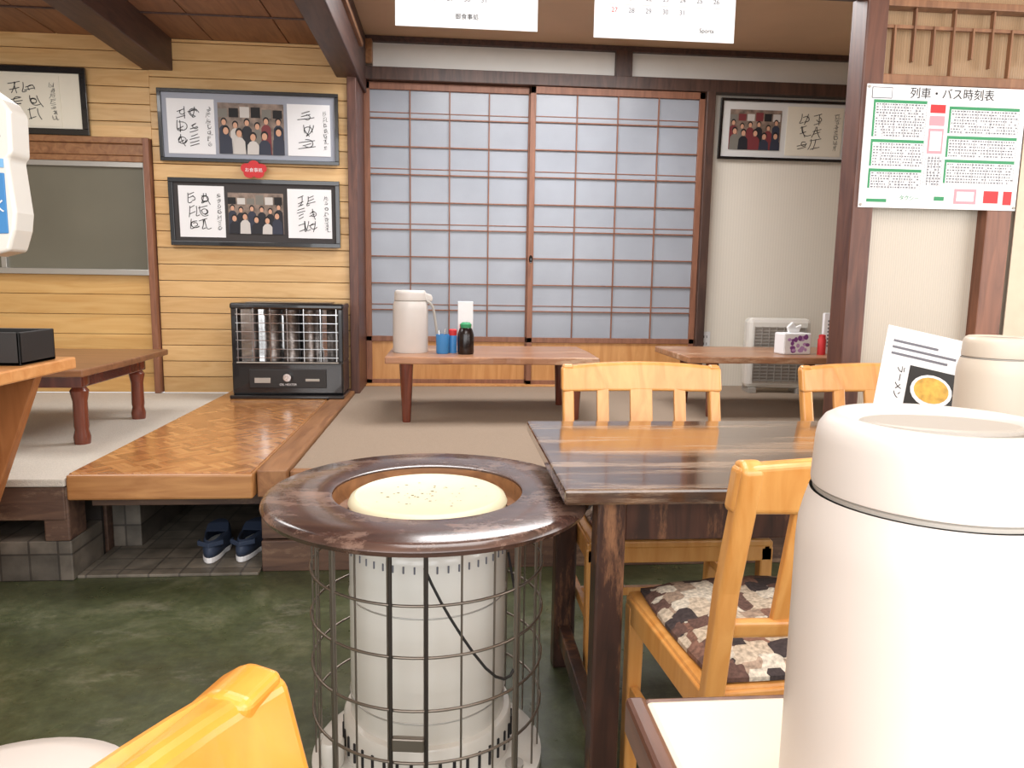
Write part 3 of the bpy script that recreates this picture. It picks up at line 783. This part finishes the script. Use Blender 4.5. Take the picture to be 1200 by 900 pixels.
g = lowtable('low_table', -2.45, -1.47, 3.08, 4.0, .72, M_ltop2, [(-1.56, 3.24), (-2.35, 3.24), (-1.56, 3.82), (-2.35, 3.82)], lr=.03, turned=True, th=.03)
box('apron', (-2.38, 3.2, .63), (-1.53, 3.86, .69), M_lleg, g, .004)

g = group('condiment_cup', (-.035, 3.88, .72))
lathe('cup', [(0, 0), (.03, 0), (.033, .005), (.035, .10), (.031, .10), (.029, .01), (0, .01)], M_blue, g, seg=28)
tubes('spoons', [[(0, 0, .02), (.015, 0, .13)], [(-.01, 0, .02), (-.02, .01, .12)]], .003, M_chrome, g)
g = group('seasoning_bottle', (.018, 3.92, .72))
lathe('bottle', [(0, 0), (.022, 0), (.022, .085), (.02, .095)], M_blue, g, seg=24)
lathe('cap', [(.021, .093), (.022, .12), (.018, .125), (0, .125)], M_red, g, seg=24)
g = group('soy_sauce_bottle', (.085, 3.86, .72))
lathe('bottle', [(0, 0), (.04, 0), (.043, .01), (.043, .10), (.034, .13), (.026, .14)], M_soy, g, seg=28)
lathe('cap', [(.028, .135), (.03, .155), (.02, .165), (0, .167)], M_green, g, seg=24)
g = group('toothpick_box', (.085, 3.97, .72))
boxes('box', [((-.04, -.025, 0), (.04, .025, .27)), ((-.03, -.028, .05), (.03, -.025, .15), 1)], [M_paper, M_red], g)

g = group('tissue_box', (1.92, 4.0, .72), 8)
box('box', (-.085, -.05, 0), (.085, .05, .12), M_paper, g, .008)
R = random.Random(3)
flats('blossom_print', [(ell(R.uniform(-.065, .065), R.uniform(.02, .10), R.uniform(.008, .018), R.uniform(.008, .016), 7), -.0505 - i * .00005, i % 2) for i in range(22)], [M_purple, plain('lilac', rgb(190, 150, 200), .6)], g)
prism('tissue', [(-.03, .12), (.03, .12), (.045, .165), (.01, .15), (-.01, .18), (-.04, .15)], 'Y', -.01, .01, M_tissue, g, .003)
g = group('pepper_bottle', (2.075, 3.97, .72))
lathe('bottle', [(0, 0), (.022, 0), (.022, .085), (.018, .09), (.018, .11), (0, .115)], M_red, g, seg=24)
g = group('soy_sauce_bottle', (2.045, 4.12, .72))
lathe('bottle', [(0, 0), (.025, 0), (.025, .07), (.014, .09), (.014, .11), (0, .115)], M_soy, g, seg=24)
g = group('table_card', (2.155, 4.02, .72), -6)
box('card', (-.045, 0, 0), (.045, .03, .23), M_paper, g, .002)
flats('print', [(rect(-.025, .04 + i * .02, .025, .05 + i * .02), -.0005, 0) for i in range(8)], [M_inkg], g)

g = group('panel_heater', (2.18, 4.80, TZ), -6)
box('housing', (-.20, -.06, .03), (.22, .06, .50), M_enamel, g, .03)
box('grille_back', (-.16, -.063, .08), (.18, -.059, .44), M_gray, g, 0)
boxes('grille', [((-.16, -.069, .08 + i * .022), (.18, -.062, .09 + i * .022)) for i in range(17)] + [((-.16 + i * .048, -.072, .075), (-.154 + i * .048, -.066, .445)) for i in range(8)], M_alu, g, .001)
boxes('feet', [((-.18, -.08, 0), (-.13, .08, .035)), ((.14, -.08, 0), (.19, .08, .035))], M_gray, g)

g = group('wall_outlet', (1.80, 5.092, .71))
box('plate', (-.035, -.008, -.06), (.035, .008, .06), M_paper, g, .003)
flats('slots', [(rect(-.012 + a, b, -.008 + a, b + .018), -.0085, 0) for a in (0, .02) for b in (-.035, .015)], [M_ink], g)

g = group('kerosene_heater', (-.935, 4.50, .4025))
box('base_tray', (-.325, -.17, 0), (.325, .13, .022), M_black, g, .006)
box('lower_body', (-.318, -.13, .02), (.318, .12, .215), M_black, g, .012)
box('control_panel', (-.22, -.136, .06), (.22, -.128, .17), M_blackm, g, .004)
box('back_shell', (-.318, .06, .21), (.318, .12, .54), M_black, g, .008)
boxes('side_shell', [((-.318, -.12, .21), (-.285, .07, .545)), ((.285, -.12, .21), (.318, .07, .545))], M_black, g, .008)
box('top_shell', (-.322, -.13, .515), (.322, .12, .552), M_black, g, .012)
box('top_grille', (-.24, -.10, .552), (.24, .09, .556), M_wire, g, .002)
prism('reflector', [(-.285, -.03), (-.2, .035), (0, .055), (.2, .035), (.285, -.03), (.285, .058), (-.285, .058)], 'Z', .215, .515, M_chrome, g, 0)
M_burn = plain('burner', rgb(120, 112, 108), .3, .8, noise=.4, nscale=60)
for x in (-.11, 0, .11):
    lathe('burner_tube', [(.05, .215), (.05, .27), (.044, .28), (.044, .47), (.05, .48), (.05, .51), (0, .515)], M_burn, g, (x, -.005), 28)
boxes('front_bars', [((-.29, -.128, .235 + i * .05), (.29, -.124, .239 + i * .05)) for i in range(6)] + [((x - .002, -.13, .215), (x + .002, -.126, .52)) for x in (-.28, -.19, -.095, 0, .095, .19, .28)], M_chrome, g, 0)
lathe('knob', [(.0, .03), (.022, .03), (.026, .02), (.030, 0), (0, 0)], M_chrome, g, seg=28, rot=(90, 0, 0), loc=(0, -.136, .125))
boxes('switches', [((-.19, -.139, .09), (-.10, -.135, .12)), ((.10, -.139, .10), (.18, -.135, .115)), ((-.29, -.132, .205), (.29, -.129, .212))], M_gray, g)
text('lettering', 'OIL HEATER', .018, M_paper, g, (0, -.137, .075))

g = group('side_counter', (0, 0, 0))
box('top', (-2.6, 2.0, .785), (-1.255, 2.60, .825), M_count, g, .006)
prism('end_leg', [(-1.30, .785), (-1.62, .785), (-1.86, 0), (-1.60, 0)], 'Y', 2.44, 2.48, M_count2, g, .004)
prism('end_leg_front', [(-1.30, .785), (-1.62, .785), (-1.86, 0), (-1.60, 0)], 'Y', 2.08, 2.12, M_count2, g, .004)
box('rear_leg', (-2.55, 2.05, 0), (-2.5, 2.5, .785), M_count2, g, .004)
g = group('black_tray_box', (-1.43, 2.42, .8255))
boxes('box', [((-.16, -.1, 0), (.15, .1, .012)), ((-.16, -.1, 0), (-.15, .1, .10)), ((.14, -.1, 0), (.15, .1, .10)), ((-.16, .09, 0), (.15, .1, .10)), ((-.16, -.1, 0), (.15, -.09, .10))], M_blackm, g, .003)
g = group('shaved_ice_machine', (-.062, 2.42, .825))
box('base', (-1.98, -.12, 0), (-1.62, .12, .05), M_enamel, g, .012)
box('column', (-1.96, -.10, .05), (-1.80, .10, .50), M_enamel, g, .02)
prism('head', [(-1.96, .33), (-1.27, .325), (-1.215, .34), (-1.195, .40), (-1.188, .45), (-1.20, .60), (-1.188, .615), (-1.185, .735), (-1.205, .765), (-1.29, .825), (-1.96, .86)], 'Y', -.12, -.02, M_enamel, g, .018, segs=4)
box('head_back', (-1.96, -.03, .36), (-1.45, .10, .80), M_enamel, g, .02)
M_lb = plain('label_blue', rgb(120, 176, 220), .4)
prism('blue_label', [(-1.42, .38), (-1.212, .39), (-1.212, .56), (-1.42, .57)], 'Y', -.124, -.119, M_blue, g, .002)
prism('label_band', [(-1.42, .585), (-1.212, .575), (-1.212, .60), (-1.42, .61)], 'Y', -.124, -.119, M_lb, g, .001)
boxes('vent_lines', [((-1.42, -.122, .66 + i * .02), (-1.215, -.119, .665 + i * .02)) for i in range(4)], M_gray, g, 0)
text('lettering', '氷', .05, M_paper, g, (-1.24, -.127, .45))
lathe('crank_hub', [(0, .93), (.03, .93), (.04, .85), (.0, .85)], M_chrome, g, (-1.7, -.07), 24)

def clog(name, loc, rot):
    g = group(name, loc, rot); g.scale = (1.08, 1.08, 1.05)
    def outline(s, n=28):
        P = []
        for i in range(n):
            a = 2 * pi * i / n; y = .13 * cos(a) * s; w = (.048 if y > 0 else .038) * s
            P.append((w * sin(a), y))
        return P
    prism('sole', outline(1.02), 'Z', 0, .022, M_paper, g, .004)
    bm = bmesh.new(); n = 28; rings = []
    for s, z in ((1.0, .02), (1.03, .04), (.97, .065), (.84, .08)):
        rings.append([bm.verts.new((p[0], p[1], z + (.012 if p[1] > .03 else 0) * (z > .05))) for p in outline(s)])
    for a, b in zip(rings[:-1], rings[1:]):
        for i in range(n): bm.faces.new([a[i], a[(i + 1) % n], b[(i + 1) % n], b[i]])
    top = rings[-1]
    for i in range(0, 7):
        bm.faces.new([top[i], top[i + 1], top[(n - i - 1) % n], top[(n - i) % n]] if i else [top[0], top[1], top[n - 1]])
    o = add('upper', fin(bm, 'upper'), g, [M_navy], 0, True)
    sm = o.modifiers.new('t', 'SOLIDIFY'); sm.thickness = .005
    prism('insole', outline(.9), 'Z', .022, .028, M_matwhite, g, .001)
    prism('heel_strap', [(-.04, -.07), (-.045, -.10), (0, -.135), (.045, -.10), (.04, -.07), (.036, -.095), (0, -.125), (-.036, -.095)], 'Z', .06, .078, M_navy, g, .003)
    return g
clog('navy_clog', (-.925, 2.93, .013), 6)
clog('navy_clog', (-.79, 2.94, .013), -3)

g = group('round_stool', (-.53, .82, 0))
lathe('cushion', [(0, .485), (.13, .483), (.165, .472), (.178, .455), (.17, .437), (0, .432)], M_pot, g, seg=48)
lathe('piping', [(.176, .462), (.180, .458), (.180, .452), (.176, .448)], plain('piping', rgb(120, 140, 116), .7), g, seg=48)
lathe('seat_ring', [(.155, .435), (.155, .40), (0, .40)], M_chair, g, seg=40)
for k in range(4):
    a = pi / 4 + k * pi / 2
    tubes('leg', [[(.11 * cos(a), .11 * sin(a), .41), (.15 * cos(a), .15 * sin(a), .008)]], .011, M_wire, g, 3)

# ------------------------------------------------------------------ lights
def area(name, loc, rot, sx, sy, power, col=(1, 1, 1)):
    l = bpy.data.lights.new(name, 'AREA'); l.shape = 'RECTANGLE'; l.size = sx; l.size_y = sy; l.energy = power; l.color = col
    o = bpy.data.objects.new(name, l); COL.objects.link(o); o.location = loc; o.rotation_euler = tuple(radians(a) for a in rot)
    return o
area('ceiling_light', (.3, 1.0, 2.6), (0, 0, 0), 1.6, 1.2, 42, (1, .99, .98))
area('ceiling_light_tatami', (.6, 3.9, 2.6), (0, 0, 0), 1.6, 1.0, 62, (1, .99, .99))
area('ceiling_light_left', (-1.9, 3.4, 2.27), (0, 0, 0), 1.0, .8, 20, (1, .99, .97))
area('window_light_rear', (0, -1.1, 1.6), (90, 0, 0), 5.0, 1.9, 105, (1, 1, 1))
area('window_light_right', (3.5, 1.0, 1.5), (90, 0, 90), 2.6, 1.6, 62, (1, 1, 1))
w = bpy.data.worlds.new('world'); SC.world = w; w.use_nodes = True
w.node_tree.nodes['Background'].inputs[0].default_value = (.98, .99, 1, 1)
w.node_tree.nodes['Background'].inputs[1].default_value = 1.0
SC.view_settings.view_transform = 'Standard'

# ------------------------------------------------------------------ camera
cam = bpy.data.cameras.new('camera'); co = bpy.data.objects.new('camera', cam); COL.objects.link(co)
cam.sensor_width = 36; cam.lens = 867 / 1200 * 36; cam.clip_start = .02
Rm = Matrix.Rotation(radians(-4.9), 4, 'Z') @ Matrix.Rotation(radians(90 - 7.9), 4, 'X') @ Matrix.Rotation(radians(.9), 4, 'Z')
co.matrix_world = Matrix.Translation((0, 0, 1.1)) @ Rm
SC.camera = co
